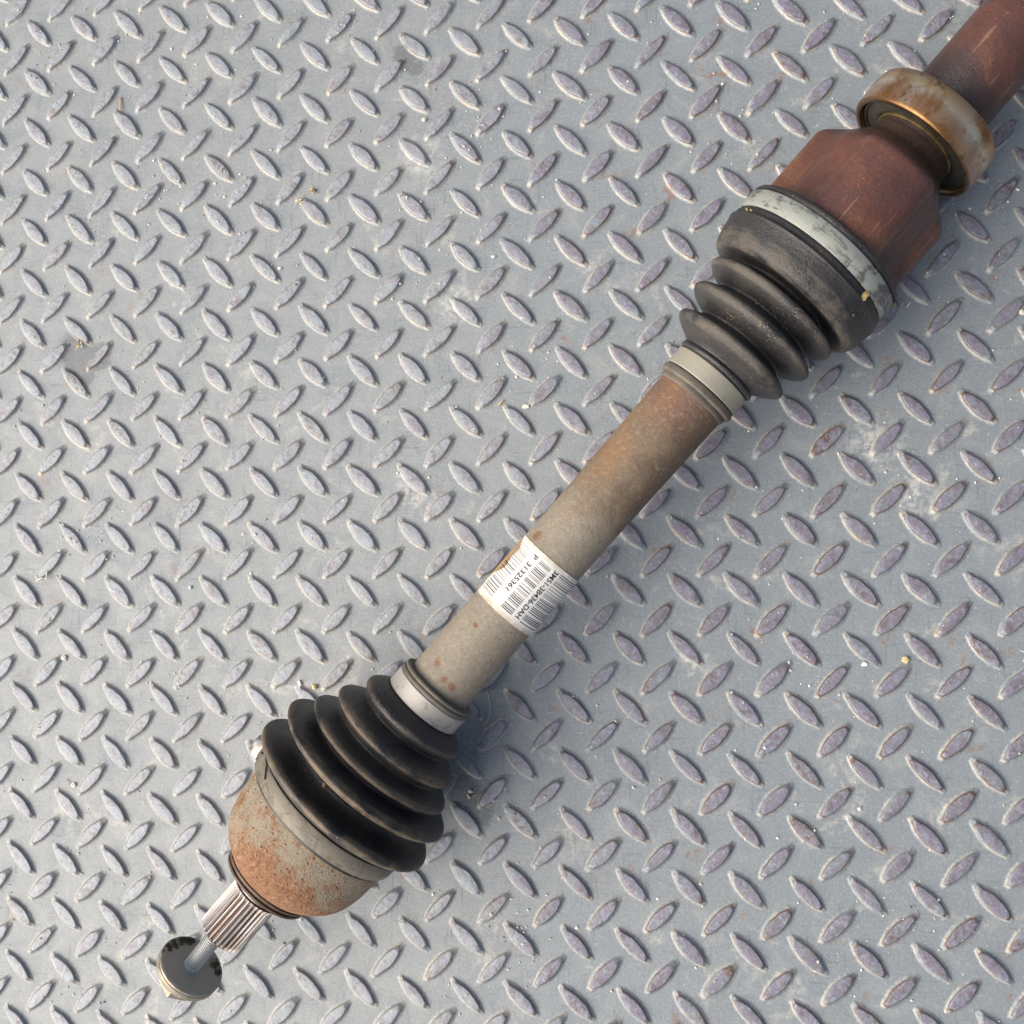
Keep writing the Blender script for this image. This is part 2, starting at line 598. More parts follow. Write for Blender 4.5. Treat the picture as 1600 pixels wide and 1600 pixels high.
def mat_red(name):
    M = Mat(name)
    n = M.noise(30, 5, 0.6, dist=0.5)
    f = M.noise(520, 4, 0.7)
    col = M.ramp(n, [(0.25, srgb(56, 46, 46)), (0.40, srgb(82, 54, 48)), (0.55, srgb(98, 62, 50)), (0.72, srgb(120, 82, 60))])
    gr = M.math('MULTIPLY', M.step(M.noise(40, 4, 0.6), 0.56, 0.68), 0.7)
    col = M.mix(gr, col, srgb(70, 62, 66))
    og = M.math('MULTIPLY', M.step(M.noise(24, 5, 0.6, co=M.scaled((1, 1, 1), (.3, .1, .2))), 0.48, 0.66), 0.6)
    og = M.math('MULTIPLY', og, M.step(M.sep(1), -0.004, 0.016))  # orange kept to the left flank: its lit side put into the colour
    col = M.mix(og, col, srgb(142, 88, 58))
    col = M.mix(M.math('MULTIPLY', M.step(f, 0.42, 0.62), 0.4), col, srgb(58, 40, 37))
    col = M.mix(M.math('MULTIPLY', M.step(f, 0.60, 0.72), 0.3), col, srgb(150, 104, 84))
    col = M.mix(M.math('MULTIPLY', M.step(M.voro(420), 0.11, 0.05), 0.6), col, srgb(184, 150, 122))
    scr = M.noise(1.0, 3, 0.5, co=M.scaled((40, 700, 300)))
    col = M.mix(M.math('MULTIPLY', M.math('MULTIPLY', M.step(scr, 0.62, 0.69), M.step(n, 0.44, 0.56)), 0.45), col, srgb(168, 132, 108))
    # greasy grime round the neck and bearing
    xg = M.math('ADD', M.sep(0), M.math('MULTIPLY', M.math('SUBTRACT', n, 0.5), 0.05))
    grime = M.math('MULTIPLY', M.step(xg, 0.433, 0.448), M.step(xg, 0.515, 0.478))
    col = M.mix(M.math('MULTIPLY', grime, 0.72), col, srgb(48, 44, 43))
    M.bump(M.math('ADD', f, M.math('MULTIPLY', n, 2.0)), 0.0004, 0.8)
    return M.done(col, M.math('ADD', 0.28, M.math('MULTIPLY', f, 0.22)), 0.0, 0.6)


def mat_bearing():
    M = Mat('heat tinted bearing steel')
    x = M.sep(0)
    n = M.noise(38, 5, 0.6, dist=0.5)
    circ = M.noise(1.0, 4, 0.6, co=M.scaled((900, 40, 40)))
    col = M.ramp(n, [(0.25, srgb(150, 108, 66)), (0.42, srgb(196, 164, 110)), (0.55, srgb(206, 196, 176)), (0.66, srgb(176, 148, 140)), (0.8, srgb(190, 144, 80))])
    col = M.mix(M.math('MULTIPLY', M.step(circ, 0.45, 0.7), 0.5), col, srgb(178, 150, 146))
    xx = M.math('ADD', x, M.math('MULTIPLY', M.math('SUBTRACT', n, 0.5), 0.008))
    col = M.mix(0.55, col, M.ramp(M.math('MULTIPLY', M.math('SUBTRACT', xx, 0.453), 55.0), [(0.05, srgb(158, 112, 72)), (0.25, srgb(166, 132, 120)), (0.42, srgb(172, 142, 122)), (0.6, srgb(216, 206, 184)), (0.76, srgb(190, 156, 98)), (0.92, srgb(132, 86, 44))]))  # cream stripe paints in the broad highlight, between gold and brown tints
    og = M.math('MULTIPLY', M.step(M.noise(52, 4, 0.7, dist=0.4), 0.48, 0.64), 0.75)
    col = M.mix(og, col, srgb(150, 100, 48))
    col = M.mix(M.math('MULTIPLY', M.step(x, 0.4545, 0.4533), 0.7), col, srgb(70, 56, 42))
    dark = M.math('MULTIPLY', M.step(M.noise(230, 5, 0.75), 0.54, 0.64), M.step(M.noise(34, 3), 0.44, 0.56))
    col = M.mix(M.math('MULTIPLY', dark, 0.7), col, srgb(70, 58, 50))
    M.bump(circ, 0.0001, 0.5)
    return M.done(col, M.math('ADD', 0.20, M.math('MULTIPLY', n, 0.22)), 0.82, 0.5)


def mat_plain(name, c0, c1, sc=150, rough=0.5, metal=0.0, bump=0.0002, spec=0.5):
    M = Mat(name)
    n = M.noise(sc, 5, 0.65)
    f = M.noise(sc * 6, 3, 0.6)
    col = M.mix(M.step(n, 0.3, 0.7), c0, c1)
    M.bump(M.math('ADD', n, f), bump, 0.6)
    return M.done(col, rough, metal, spec)


def mat_spline():
    M = Mat('bare spline steel')
    st = M.noise(1.0, 4, 0.6, co=M.scaled((60, 260, 260)))
    col = M.ramp(st, [(0.3, srgb(128, 110, 100)), (0.46, srgb(154, 146, 140)), (0.60, srgb(168, 166, 166)), (0.8, srgb(142, 106, 84))])
    r_ = M.math('SQRT', M.math('ADD', M.math('POWER', M.sep(1), 2.0), M.math('POWER', M.sep(2), 2.0)))
    root = M.math('MULTIPLY', M.math('SUBTRACT', 1.0, M.step(r_, 0.0106, 0.0117)), M.math('SUBTRACT', 1.0, M.step(M.sep(0), -0.0125, -0.0100)))
    col = M.mix(M.math('MULTIPLY', root, 0.7), col, srgb(92, 66, 50))
    M.bump(M.noise(1400, 2), 0.0001, 0.5)
    return M.done(col, 0.46, 0.65, 0.5)


def mat_label():
    M = Mat('soiled white label paper')
    x = M.sep(0)
    e = M.math('MAXIMUM', M.step(x, 0.2005, 0.2050), M.math('SUBTRACT', 1.0, M.step(x, 0.1702, 0.1745)))
    n = M.noise(110, 5, 0.65)
    d = M.math('MULTIPLY', M.math('ADD', M.math('MULTIPLY', e, 0.75), M.math('MULTIPLY', M.step(n, 0.5, 0.75), 0.35), clamp=True), M.step(M.noise(300, 4), 0.2, 0.6))
    col = M.mix(d, srgb(222, 221, 216), srgb(180, 170, 140))
    return M.done(col, 0.45, 0.0, 0.4)


TUBE = mat_tube()
HOUSING = mat_housing()
RUB_LO = mat_rubber('black rubber boot', 0.12, srgb(122, 108, 88))
RUB_UP = mat_rubber('dusty black rubber boot', 0.16, srgb(84, 79, 71))
BAND_WHITE = mat_band('pale satin clamp', srgb(166, 162, 154), srgb(136, 128, 114), 0.3, 0.3, 0.48)
BAND_DIRTY = mat_band('dirty grey clamp', srgb(122, 116, 104), srgb(98, 90, 78), 0.7, 0.15, 0.6)
BAND_SCRAPED = mat_band('scraped pale clamp', srgb(140, 144, 137), srgb(76, 73, 72), 0.72, 0.1, 0.55)
BAND_GREY = mat_band('grey clamp', srgb(150, 146, 132), srgb(132, 124, 108), 0.35, 0.2, 0.5)
RED = mat_red('red oxide steel')
BEARING = mat_bearing()
SPLINE = mat_spline()
LABEL = mat_label()
INK = mat_plain('label ink', srgb(36, 36, 40), srgb(54, 54, 58), 400, 0.6)
INK_FADED = mat_plain('faded label ink', srgb(120, 118, 112), srgb(160, 156, 146), 400, 0.6)
SEAL = mat_plain('dusty bearing seal', srgb(28, 28, 26), srgb(54, 50, 42), 160, 0.7)
BRASS = mat_plain('bright inner ring edge', srgb(120, 104, 70), srgb(84, 70, 48), 200, 0.45, 0.6)
DARK = mat_plain('dark steel', srgb(70, 58, 50), srgb(104, 84, 66), 200, 0.6, 0.2)
def mat_thread():
    M = Mat('zinc plated thread')
    sq = M.math('ADD', M.math('POWER', M.sep(1), 2.0), M.math('POWER', M.sep(2), 2.0))
    r_ = M.math('SQRT', sq)
    n = M.noise(260, 4)
    col = M.mix(n, srgb(190, 196, 198), srgb(216, 216, 214))
    col = M.mix(M.math('SUBTRACT', 1.0, M.step(r_, 0.0034, 0.00405)), col, srgb(58, 58, 58))
    return M.done(col, 0.42, 0.4, 0.5)


ZINC = mat_thread()
SHINY = mat_plain('polished clamp ear', srgb(132, 126, 120), srgb(176, 170, 164), 220, 0.3, 0.8)
PAPER = mat_plain('brown label backing', srgb(150, 116, 76), srgb(178, 150, 112), 140, 0.8)
LIP = mat_plain('dusty rubber lip', srgb(76, 72, 66), srgb(112, 104, 92), 70, 0.7)
MUD = mat_plain('dry mud', srgb(120, 104, 72), srgb(170, 152, 108), 400, 0.9, 0, 0.0006)


def mat_face():
    M = Mat('grey bolt washer face')
    n = M.noise(60, 4)
    col = M.mix(n, srgb(156, 154, 143), srgb(172, 169, 158))
    m = None
    for p, r in (((0, .0128, -.0065), .0046), ((0, .0138, -.0015), .0036), ((0, .0142, .0030), .0030), ((0, .0100, -.0100), .0036), ((0, .0150, .0070), .0024), ((0, -.0070, -.0115), .0038), ((0, -.0110, -.0085), .0030)):
        k = M.spot(p, r, 0.6, 0.008)
        m = k if m is None else M.math('MAXIMUM', m, k)
    col = M.mix(M.math('MULTIPLY', m, 0.92), col, srgb(30, 28, 26))
    M.bump(M.noise(700, 3), 0.0001, 0.5)
    return M.done(col, 0.5, 0.1, 0.4)


FACE = mat_face()
RIM = mat_plain('worn zinc rim', srgb(128, 118, 98), srgb(164, 160, 150), 160, 0.42, 0.4)

# ------------------------------------------------------------------ drive shaft
P0 = Vector((-108.379, -177.003, 52.0))
U = Vector((0.66680388, 0.74484012, -0.02420301)).normalized()
LY = Vector((0, 0, 1)).cross(U).normalized()
LZ = U.cross(LY)
AX = Matrix.Translation(P0 * MM) @ Matrix((U, LY, LZ)).transposed().to_4x4()


def shaft_empty(name, mw):
    e = bpy.data.objects.new(name, None)
    e.empty_display_size = 0.02
    e.matrix_world = mw
    COL.objects.link(e)
    return e


DS = shaft_empty('drive_shaft', AX)
tag(DS, 'used car drive shaft with two ribbed rubber boots lying diagonally across the plate', 'drive shaft')

# tube
lathe('shaft_tube', [(104, 15.6), (120, 16.0), (124, 16.2), (160, 16.3), (230, 16.35), (300, 17.3), (306, 17.4), (330, 17.0)], TUBE, DS, 96, wob=0.10)

# splined stub with teeth
NT = 30
V, F = [], []
sec = [(-37.4, 0.80), (-36.0, 1.0), (-12.0, 1.0), (-9.2, 1.09)]
ring_n = NT * 6
for q, (s_, k) in enumerate(sec):
    for j in range(ring_n):
        ph = j % 6
        hgt = (0.0, 0.55, 1.0, 1.0, 0.55, 0.0)[ph]
        if q == 3:
            hgt = 1.0
        if q == 0:
            hgt *= 0.4
        r_ = (10.5 + 1.75 * hgt) * (k if q in (0, 3) else 1.0)
        a = 2 * math.pi * j / ring_n
        V.append((s_, -r_ * math.sin(a), r_ * math.cos(a)))
for q in range(len(sec) - 1):
    for j in range(ring_n):
        j2 = (j + 1) % ring_n
        F.append((q * ring_n + j, q * ring_n + j2, (q + 1) * ring_n + j2, (q + 1) * ring_n + j))
stub = crease(mesh_obj('splined_stub', V, F, SPLINE, DS), 30)
lathe('stub_end', [(-37.4, 9.3), (-38.2, 8.6), (-38.4, 6.4), (-37.6, 5.6), (-24.0, 5.4)], SPLINE, stub, 64)
lathe('stub_collar', [(-9.4, 12.3), (-8, 12.9), (-5.0, 13.3), (-3.6, 15.6), (-3.4, 19)], SPLINE, stub, 64)

# outer joint housing
hs = lathe('joint_housing', catmull([(0.8, 22.0), (1.4, 23.6), (4.0, 27.2), (8.4, 31.8), (13.0, 35.0), (18.0, 36.9), (23, 38.0), (30, 38.7), (37, 39.2), (46, 39.2)], 4), HOUSING, DS, 128, wob=0.12)
lathe('dust_ring', [(-3.4, 18.5), (-3.6, 21.8), (-3.0, 23.0), (-1.9, 23.1), (-1.5, 22.2), (-0.8, 22.2), (-0.4, 23.8), (0.8, 24.0), (1.3, 23.2), (2.4, 22.0)], DARK, hs, 96)

# lower boot
lo = [(38.4, 39.0), (38.8, 39.9), (40.0, 40.3), (48.8, 40.5), (49.6, 41.6), (50.8, 44.2), (52.2, 47.0), (53.8, 49.2), (55.4, 49.9), (56.8, 49.2), (57.8, 46.6),
      (58.8, 41.5), (60.4, 37.4), (63.0, 35.0), (65.2, 36.2), (66.8, 41.0), (68.4, 45.2), (70.4, 47.5), (72.0, 47.1), (73.2, 44.0), (74.3, 39.4), (75.5, 35.2),
      (76.6, 34.0), (77.6, 35.4), (78.7, 38.0), (80.0, 39.7), (81.6, 39.4), (83.0, 36.6), (84.4, 32.6), (85.8, 29.8), (87.0, 29.2), (88.1, 30.4), (89.6, 32.8),
      (91.4, 34.4), (93.4, 33.6), (95.6, 30.2), (97.3, 26.6), (98.5, 24.4), (99.5, 23.9), (100.5, 24.9), (102.0, 26.7), (104.0, 27.6), (106.2, 26.6), (108.8, 23.2),
      (110.4, 20.4), (111.2, 18.9), (119.6, 18.7)]
boot_lo = lathe('rubber_boot', catmull(lo, 3), RUB_LO, DS, 160, wob=0.7, seed=3, sharp=60, wfreq=0.9)
lathe('boot_lip', [(119.4, 18.4), (119.9, 19.5), (121.0, 19.8), (121.8, 19.5), (122.1, 19.0), (122.5, 19.3), (123.4, 19.4), (124.1, 18.9), (124.3, 16.0)], LIP, boot_lo, 128, wob=0.15)
boot_lo['label'] = 'larger black ribbed rubber boot next to the splined end'

cl = lathe('clamp_band', [(40.4, 39.8), (40.4, 41.1), (40.9, 41.4), (48.0, 41.7), (48.6, 41.4), (48.6, 39.8)], BAND_DIRTY, DS, 160, wob=0.15, seed=5)
cl['label'] = 'dirty grey clamp band with a raised ear'
# raised ear and overlapping strap with a pointed end


def tip(t, a0, a1):
    return a0, a1 + 9 * (1 - abs(2 * t - 1))


strip('strap_end', 40.9, 48.1, -84, -50, 41.3, 42.5, BAND_DIRTY, cl, 24, 6, edge=tip)
for k, a in enumerate((-80, -74, -68)):
    strip('tooth', 42.6, 46.4, a - 1.5, a + 1.5, 42.3, 43.8, BAND_DIRTY, cl, 4, 2)


def ear(name, s0, s1, a, r0, r1, half, mat, parent):
    V, F = [], []
    prof = [(-half, r0), (-half * 0.92, r0 + (r1 - r0) * 0.55), (-half * 0.55, r1 - 0.3), (0, r1), (half * 0.55, r1 - 0.3), (half * 0.92, r0 + (r1 - r0) * 0.55), (half, r0)]
    st = [s0, s0 + 0.5, (s0 + s1) / 2, s1 - 0.5, s1]
    for i, s_ in enumerate(st):
        sh = 0.9 if i in (0, 4) else 1.0
        for t, r_ in prof:
            rr = r0 + (r_ - r0) * sh
            c, sn = math.cos(R(a)), math.sin(R(a))
            # tangential offset t, radial rr
            V.append((s_, -(rr * sn + t * c), rr * c - t * sn))
    n = len(prof)
    for i in range(len(st) - 1):
        for k in range(n - 1):
            F.append((i * n + k, i * n + k + 1, (i + 1) * n + k + 1, (i + 1) * n + k))
    F.append(tuple(range(n - 1, -1, -1)))
    F.append(tuple(range((len(st) - 1) * n, len(st) * n)))
    return crease(mesh_obj(name, V, F, mat, parent), 50)


ear('clamp_ear', 37.6, 46.4, -92, 40.6, 50.0, 6.0, SHINY, cl)
lathe('clamp_band', [(111.2, 18.6), (111.2, 19.5), (111.6, 19.8), (119.3, 19.8), (119.7, 19.5), (119.7, 18.6)], BAND_WHITE, DS, 128)['label'] = 'narrow pale band at the small end of the larger boot'

# label
LAB0, LAB1, LR = 170.4, 204.6, 16.62
VIEW = 8.0


def torn(t, a0, a1):
    # lower left corner intact, torn hollow further up
    w = -76 + 22 * math.exp(-((t - 0.62) / 0.26) ** 2) + 5 * math.sin(t * 17) * (0.3 + t)
    return w + VIEW, a1


lab = strip('barcode_label', LAB0, LAB1, -70, 104, LR - 0.12, LR, LABEL, DS, 72, 40, edge=torn)
lab['label'] = 'torn white barcode sticker wrapped round the tube'
lab.data.polygons.foreach_set('use_smooth', [True] * len(lab.data.polygons))
strip('label_backing', LAB0 + 5, LAB1 - 1, -100, -50, LR - 0.25, LR - 0.14, PAPER, DS, 24, 20,
      edge=lambda t, a, b: (a + 8 * math.sin(t * 9), b))


def bars(name, a0, a1, s_hi, s_lo, seed, mat, tilt=0.0):
    """printed bars: run round the tube, spaced along it"""
    rng = random.Random(seed)
    V, F = [], []
    s_ = s_hi
    r_ = LR + 0.035
    while s_ > s_lo:
        w = rng.choice((0.24, 0.24, 0.28, 0.44, 0.5))
        gap = rng.choice((0.4, 0.48, 0.62, 0.9, 1.25))
        n = 8
        b = len(V)
        for i in range(n + 1):
            a = R(a0 + (a1 - a0) * i / n + VIEW)
            for q in (s_, s_ - w):
                V.append((q + tilt * (i / n - .5), -r_ * math.sin(a), r_ * math.cos(a)))
        for i in range(n):
            k = b + 2 * i
            F.append((k, k + 2, k + 3, k + 1))
        s_ -= w + gap
    return mesh_obj(name, V, F, mat, lab, smooth=True)


def text(name, body, ang, s_start, length, size, mat):
    cu = bpy.data.curves.new(name, 'FONT')
    cu.body = body
    cu.size = 1.0
    cu.offset = 0.016
    tmp = bpy.data.objects.new(name, cu)
    COL.objects.link(tmp)
    bpy.context.view_layer.update()
    me = bpy.data.meshes.new_from_object(tmp)
    bpy.data.objects.remove(tmp)
    xs = [v.co.x for v in me.vertices]
    kx = length / (max(xs) - min(xs))
    x0 = min(xs)
    r_ = LR + 0.10
    for v in me.vertices:
        # text reads towards the splined end, its tops to the right
        a = R(ang + VIEW) + (v.co.y - 0.35) * size / LR
        s_ = s_start - (v.co.x - x0) * kx
        v.co = Vector((s_, -r_ * math.sin(a), r_ * math.cos(a))) * MM
    me.materials.clear()
    me.materials.append(mat)
    o = bpy.data.objects.new(name, me)
    COL.objects.link(o)
    o.parent = lab
    return o


bars('printed_barcode', -68, -33, 201.5, 192, 31, INK_FADED)
bars('printed_barcode', -68, -33, 191.5, 173.2, 3, INK)
text('printed_text', 'P  31325361', -21, 201.6, 20.5, 3.6, INK)
bars('printed_barcode', -11, 11, 201.3, 173.6, 7, INK)
text('printed_text', '3M51-3B436-DAH', 21, 202.2, 28.0, 3.7, INK)
bars('printed_barcode', 29, 84, 202.4, 173.0, 12, INK)

# upper boot
upb = [(308.2, 18.4), (308.8, 18.6), (317.6, 18.6), (318.2, 19.6),
       (319.4, 20.6), (320.6, 20.5), (321.4, 19.9), (322.2, 20.6), (323.4, 22.2), (325.6, 26.2), (328.2, 29.9), (330.0, 30.7), (331.6, 29.8), (333.6, 25.6), (335.6, 22.6),
       (337.6, 24.4), (340.2, 30.4), (342.6, 33.2), (344.4, 33.5), (346.2, 32.0), (348.4, 27.4), (350.2, 25.0), (352.0, 27.2), (354.4, 32.2), (356.4, 34.4), (358.2, 34.6),
       (359.6, 32.8), (360.8, 28.0), (362.2, 24.4), (364.0, 24.0), (364.6, 28.0), (363.6, 34.2), (363.8, 37.4), (365.4, 39.4), (369.0, 40.7), (374.0, 41.5),
       (377.0, 42.1), (377.8, 42.4), (378.5, 42.0), (379.4, 41.5), (381.4, 41.4), (382.6, 40.8), (391.6, 40.6), (392.2, 41.4), (393.6, 41.5), (394.6, 40.9), (394.9, 37.5)]
boot_up = lathe('rubber_boot', catmull(upb, 3), RUB_UP, DS, 160, wob=0.6, seed=8, sharp=60, wfreq=0.9)
lathe('boot_lip', [(301.8, 17.0), (302.2, 18.0), (303.2, 18.3), (304.2, 18.0), (304.6, 17.9), (304.8, 19.2), (305.6, 19.9), (307.4, 20.0), (308.4, 19.5), (308.8, 18.4)], LIP, boot_up, 128, wob=0.2)
boot_up['label'] = 'dusty black ribbed rubber boot with a wide cup at the red housing'
lathe('clamp_band', [(309.0, 18.5), (309.0, 19.5), (309.4, 19.8), (317.2, 19.8), (317.6, 19.5), (317.6, 18.5)], BAND_GREY, DS, 128)['label'] = 'narrow grey band at the small end of the upper boot'
cb = lathe('clamp_band', [(382.4, 40.6), (382.4, 41.5), (382.9, 41.8), (390.8, 41.8), (391.3, 41.5), (391.3, 40.6)], BAND_SCRAPED, DS, 160, wob=0.1)
cb['label'] = 'wide scraped pale clamp band on the cup of the upper boot'
strip('band_seam', 383.0, 390.6, -42, -40.6, 41.7, 42.05, BAND_SCRAPED, cb, 4, 2)
blob('band_rivet', (392.2, -41.3, 5.5), 1.5, DARK, cb, 2, 0.2, smooth=True)


def on_shaft(s_, a, r_):
    return (s_, -r_ * math.sin(R(a)), r_ * math.cos(R(a)))


blob('boot_nub', on_shaft(372, 52, 41.0), 1.4, RUB_UP, boot_up, 4, 0.1, smooth=True)
blob('mud_clump', on_shaft(380.6, 47, 41.8), 1.9, MUD, boot_up, 5, 0.6, (1.3, .9, .6))
blob('mud_clump', on_shaft(62.8, -8, 34.8), 1.5, MUD, boot_lo, 6, 0.6)
for k, (s_, a) in enumerate(((379.5, -54), (379.5, -49))):
    blob('mud_clump', on_shaft(s_, a, 41.9), 0.7, MUD, boot_up, 7 + k, 0.6)

# tripod housing (three rounded lobes with hollows between)
V, F = [], []
NS, NA = 44, 180
for i in range(NS + 1):
    s_ = 389.0 + (452.0 - 389.0) * i / NS
    for j in range(NA):
        a = 360.0 * j / NA
        d = ((a - 10 + 60) % 120) - 60           # angle from nearest lobe centre
        lob = 1 / (1 + math.exp(-(34 - abs(d)) / 3.8))
        hol = 28.6 + 1.6 * ((abs(d) - 30) / 30)
        # radius at full section
        rfull = hol + (38.2 - hol) * lob
        # lobes run out in a shoulder, hollows run straight down to the neck
        t = min(max((s_ - 432.5) / 14.5, 0), 1)
        k = 1 - t ** 2 * (3 - 2 * t)
        neck = 19.4 + 3.8 * math.exp(-max(0.0, s_ - 444) / 4.0)
        r_ = neck + (rfull - neck) * k
        t0 = min(max((396.5 - s_) / 5.0, 0), 1)
        r_ = r_ + (38.9 - r_) * t0 * t0 * (3 - 2 * t0)
        V.append(on_shaft(s_, a, r_))
for i in range(NS):
    for j in range(NA):
        j2 = (j + 1) % NA
        F.append((i * NA + j, i * NA + j2, (i + 1) * NA + j2, (i + 1) * NA + j))
th = mesh_obj('tripod_housing', V, F, RED, DS)
th['label'] = 'red brown three lobed joint housing'

# bearing
bo = lathe('bearing', [(455.4, 28.9), (453.4, 29.0), (453.1, 29.3), (453.0, 30.9), (453.3, 31.5), (453.9, 31.8), (454.8, 32.0), (462.0, 32.0), (469.2, 31.9), (470.4, 31.6), (471.3, 30.9), (471.6, 30.0), (471.4, 28.9), (455.4, 28.9)], BEARING, DS, 160, sharp=50)
bo['label'] = 'tarnished brassy bearing ring at the end of the housing'
lathe('bearing_seal', [(456.4, 20.4), (455.6, 21.0), (455.4, 24.6), (455.9, 26.8), (455.2, 27.1), (455.2, 28.2), (456.2, 28.7), (470.8, 28.7), (470.8, 20.0)], SEAL, bo, 128)
lathe('inner_ring', [(454.8, 18.4), (454.6, 19.8), (455.0, 20.3), (470.0, 20.3), (470.2, 18.6)], BRASS, bo, 128)
lathe('intermediate_shaft', [(450, 18.5), (466, 18.6), (473.5, 18.7), (474.5, 19.1), (520, 19.2), (600, 19.2), (601, 18.4), (601, 0.01)], RED, DS, 96, wob=0.12)

# ------------------------------------------------------------------ loose axle bolt
TILT = R(14.0)
BU = (Vector((U.x, U.y, 0)).normalized() * math.cos(TILT) + Vector((0, 0, 1)) * math.sin(TILT)).normalized()
BC = at(300.4, 1507.7, 47.5)
BY = Vector((0, 0, 1)).cross(BU).normalized()
BZ = BU.cross(BY)
BOLT = shaft_empty('axle_bolt', Matrix.Translation(BC * MM) @ Matrix((BU, BY, BZ)).transposed().to_4x4())
tag(BOLT, 'loose flanged bolt with round washer hanging from the splined end', 'bolt')
thr = []
s_ = 1.2
while s_ < 24:
    thr += [(s_, 3.35), (s_ + 0.4, 4.2), (s_ + 0.62, 4.2), (s_ + 1.02, 3.35)]
    s_ += 1.3
lathe('threaded_shank', [(-1, 4.2), (0.6, 4.2), (0.9, 3.7)] + thr, ZINC, BOLT, 40, sharp=15)
wf = lathe('washer', [(0.0, 16.1), (-0.5, 16.55), (-1.3, 16.6), (-1.7, 16.2), (-2.0, 16.2), (-2.4, 16.5), (-4.8, 16.4), (-5.6, 15.9), (-6.2, 14.6), (-6.4, 12.0), (-8.6, 10.6), (-8.8, 6)], RIM, BOLT, 96)
lathe('washer_face', [(0.0, 16.1), (0.15, 15.7), (0.1, 14.6), (-0.5, 14.2), (-0.6, 13.9), (-0.55, 4.0)], FACE, wf, 96)
V, F = [], []
for q, (s_, r_) in enumerate(((-8.0, 9.8), (-9.0, 9.8), (-15.4, 9.6), (-16.8, 8.4))):
    for k in range(6):
        a = R(60 * k + 12)
        V.append((s_, -r_ * math.sin(a), r_ * math.cos(a)))
for q in range(3):
    for k in range(6):
        F.append((q * 6 + (k + 1) % 6, q * 6 + k, (q + 1) * 6 + k, (q + 1) * 6 + (k + 1) % 6))
F.append(tuple(range(18, 24)))
mesh_obj('hex_head', V, F, RIM, BOLT, smooth=False)

# ------------------------------------------------------------------ small finds on the plate
STONE = mat_plain('pale limestone', srgb(206, 196, 176), srgb(226, 220, 206), 300, 0.85)
TAN = mat_plain('tan stone', srgb(204, 176, 124), srgb(226, 206, 164), 300, 0.85)
WHITE = mat_plain('white chip', srgb(228, 226, 218), srgb(240, 240, 236), 300, 0.7)
STRAW = mat_plain('dry straw', srgb(196, 152, 86), srgb(220, 184, 118), 300, 0.7)
PALE = mat_plain('bleached twig', srgb(220, 212, 190), srgb(236, 232, 216), 300, 0.7)
HUSK = mat_plain('dried husk', srgb(196, 168, 100), srgb(220, 204, 150), 300, 0.8)
BROWN = mat_plain('brown plant crumb', srgb(92, 66, 44), srgb(150, 122, 84), 500, 0.85)
FIBRE = mat_plain('pale fibre', srgb(200, 200, 192), srgb(220, 220, 214), 300, 0.5)


def pebble(px, py, rad, mat, label, name='pebble', sq=(1, .9, .75), seed=1, z=None, rot=0.0):
    p = at(px, py, rad * .6)
    o = blob(name, (p.x, p.y, (rad * sq[2] * .75) if z is None else z), rad, mat, None, seed, 0.5, sq, 2, rot=rot)
    tag(o, label, 'pebble', 'loose pebbles on the plate')
    return o


pebble(663, 187, 1.35, STONE, 'cream pebble between lugs near the top middle of the plate', seed=1)
pebble(1415, 1031, 1.75, TAN, 'tan pebble on the open plate at the far right', seed=2)
pebble(1351, 1038, 1.3, WHITE, 'small white chip just left of the tan pebble', 'stone_chip', (1.2, .8, .5), 3)
pebble(822, 635, 1.55, STONE, 'cream pebble by a lug midway to the upper boot', seed=4, sq=(1.3, .8, .7))
pebble(492, 1073, 1.5, TAN, 'tan pebble touching the top ribs of the larger boot', seed=5)
pebble(468, 1068, 1.3, WHITE, 'white pebble left of the tan one at the larger boot', seed=6, sq=(.9, 1.4, .7), rot=.5)
pebble(100, 1028, 1.35, STONE, 'cream pebble at a lug tip near the left edge', seed=7, sq=(1.3, 1, .7))
pebble(1597, 488, 1.5, STONE, 'cream pebble cut by the right edge of the photo', seed=8)
pebble(297, 918, 1.05, WHITE, 'tiny white pebble left of the middle of the plate', seed=9)
pebble(437, 419, 0.95, WHITE, 'tiny oval white pebble below the dried plant husk', seed=10, sq=(1.3, .8, .7))
pebble(771, 401, 1.0, WHITE, 'tiny white pebble above the middle of the plate', seed=11, sq=(1.3, .8, .7))
pebble(1343, 1264, 0.95, WHITE, 'small white pebble in the lower right of the plate', seed=12)

# bead
p = at(116, 1226, 0)
bead = lathe('white_bead', [(0.15, 0.45), (0.1, 0.9), (0.45, 1.25), (0.9, 1.3), (1.25, 1.0), (1.3, 0.6), (1.1, 0.35)], WHITE, None, 24)
bead.matrix_world = Matrix.Translation(p * MM) @ Matrix.Rotation(R(-90), 4, 'Y')
tag(bead, 'small round white bead with dark centre at lower left', 'bead')


def sticks(name, segs, mat, label, cat):
    e = None
    root = at(*segs[0][0][0], 0)
    e = shaft_empty(name, Matrix.Translation(Vector((root.x, root.y, 0)) * MM))
    for pts, rad, nm in segs:
        P = [at(a, b, 0.3) for a, b in pts]
        P = [(q.x - root.x, q.y - root.y, rad + h) for q, h in zip(P, ([0.1, 0.6, 1.0, 0.5, 0.1] * 4))]
        tube(nm, P, [rad * (0.75 if i in (0, len(P) - 1) else 1) for i in range(len(P))], mat, e, 6)
    return tag(e, label, cat)


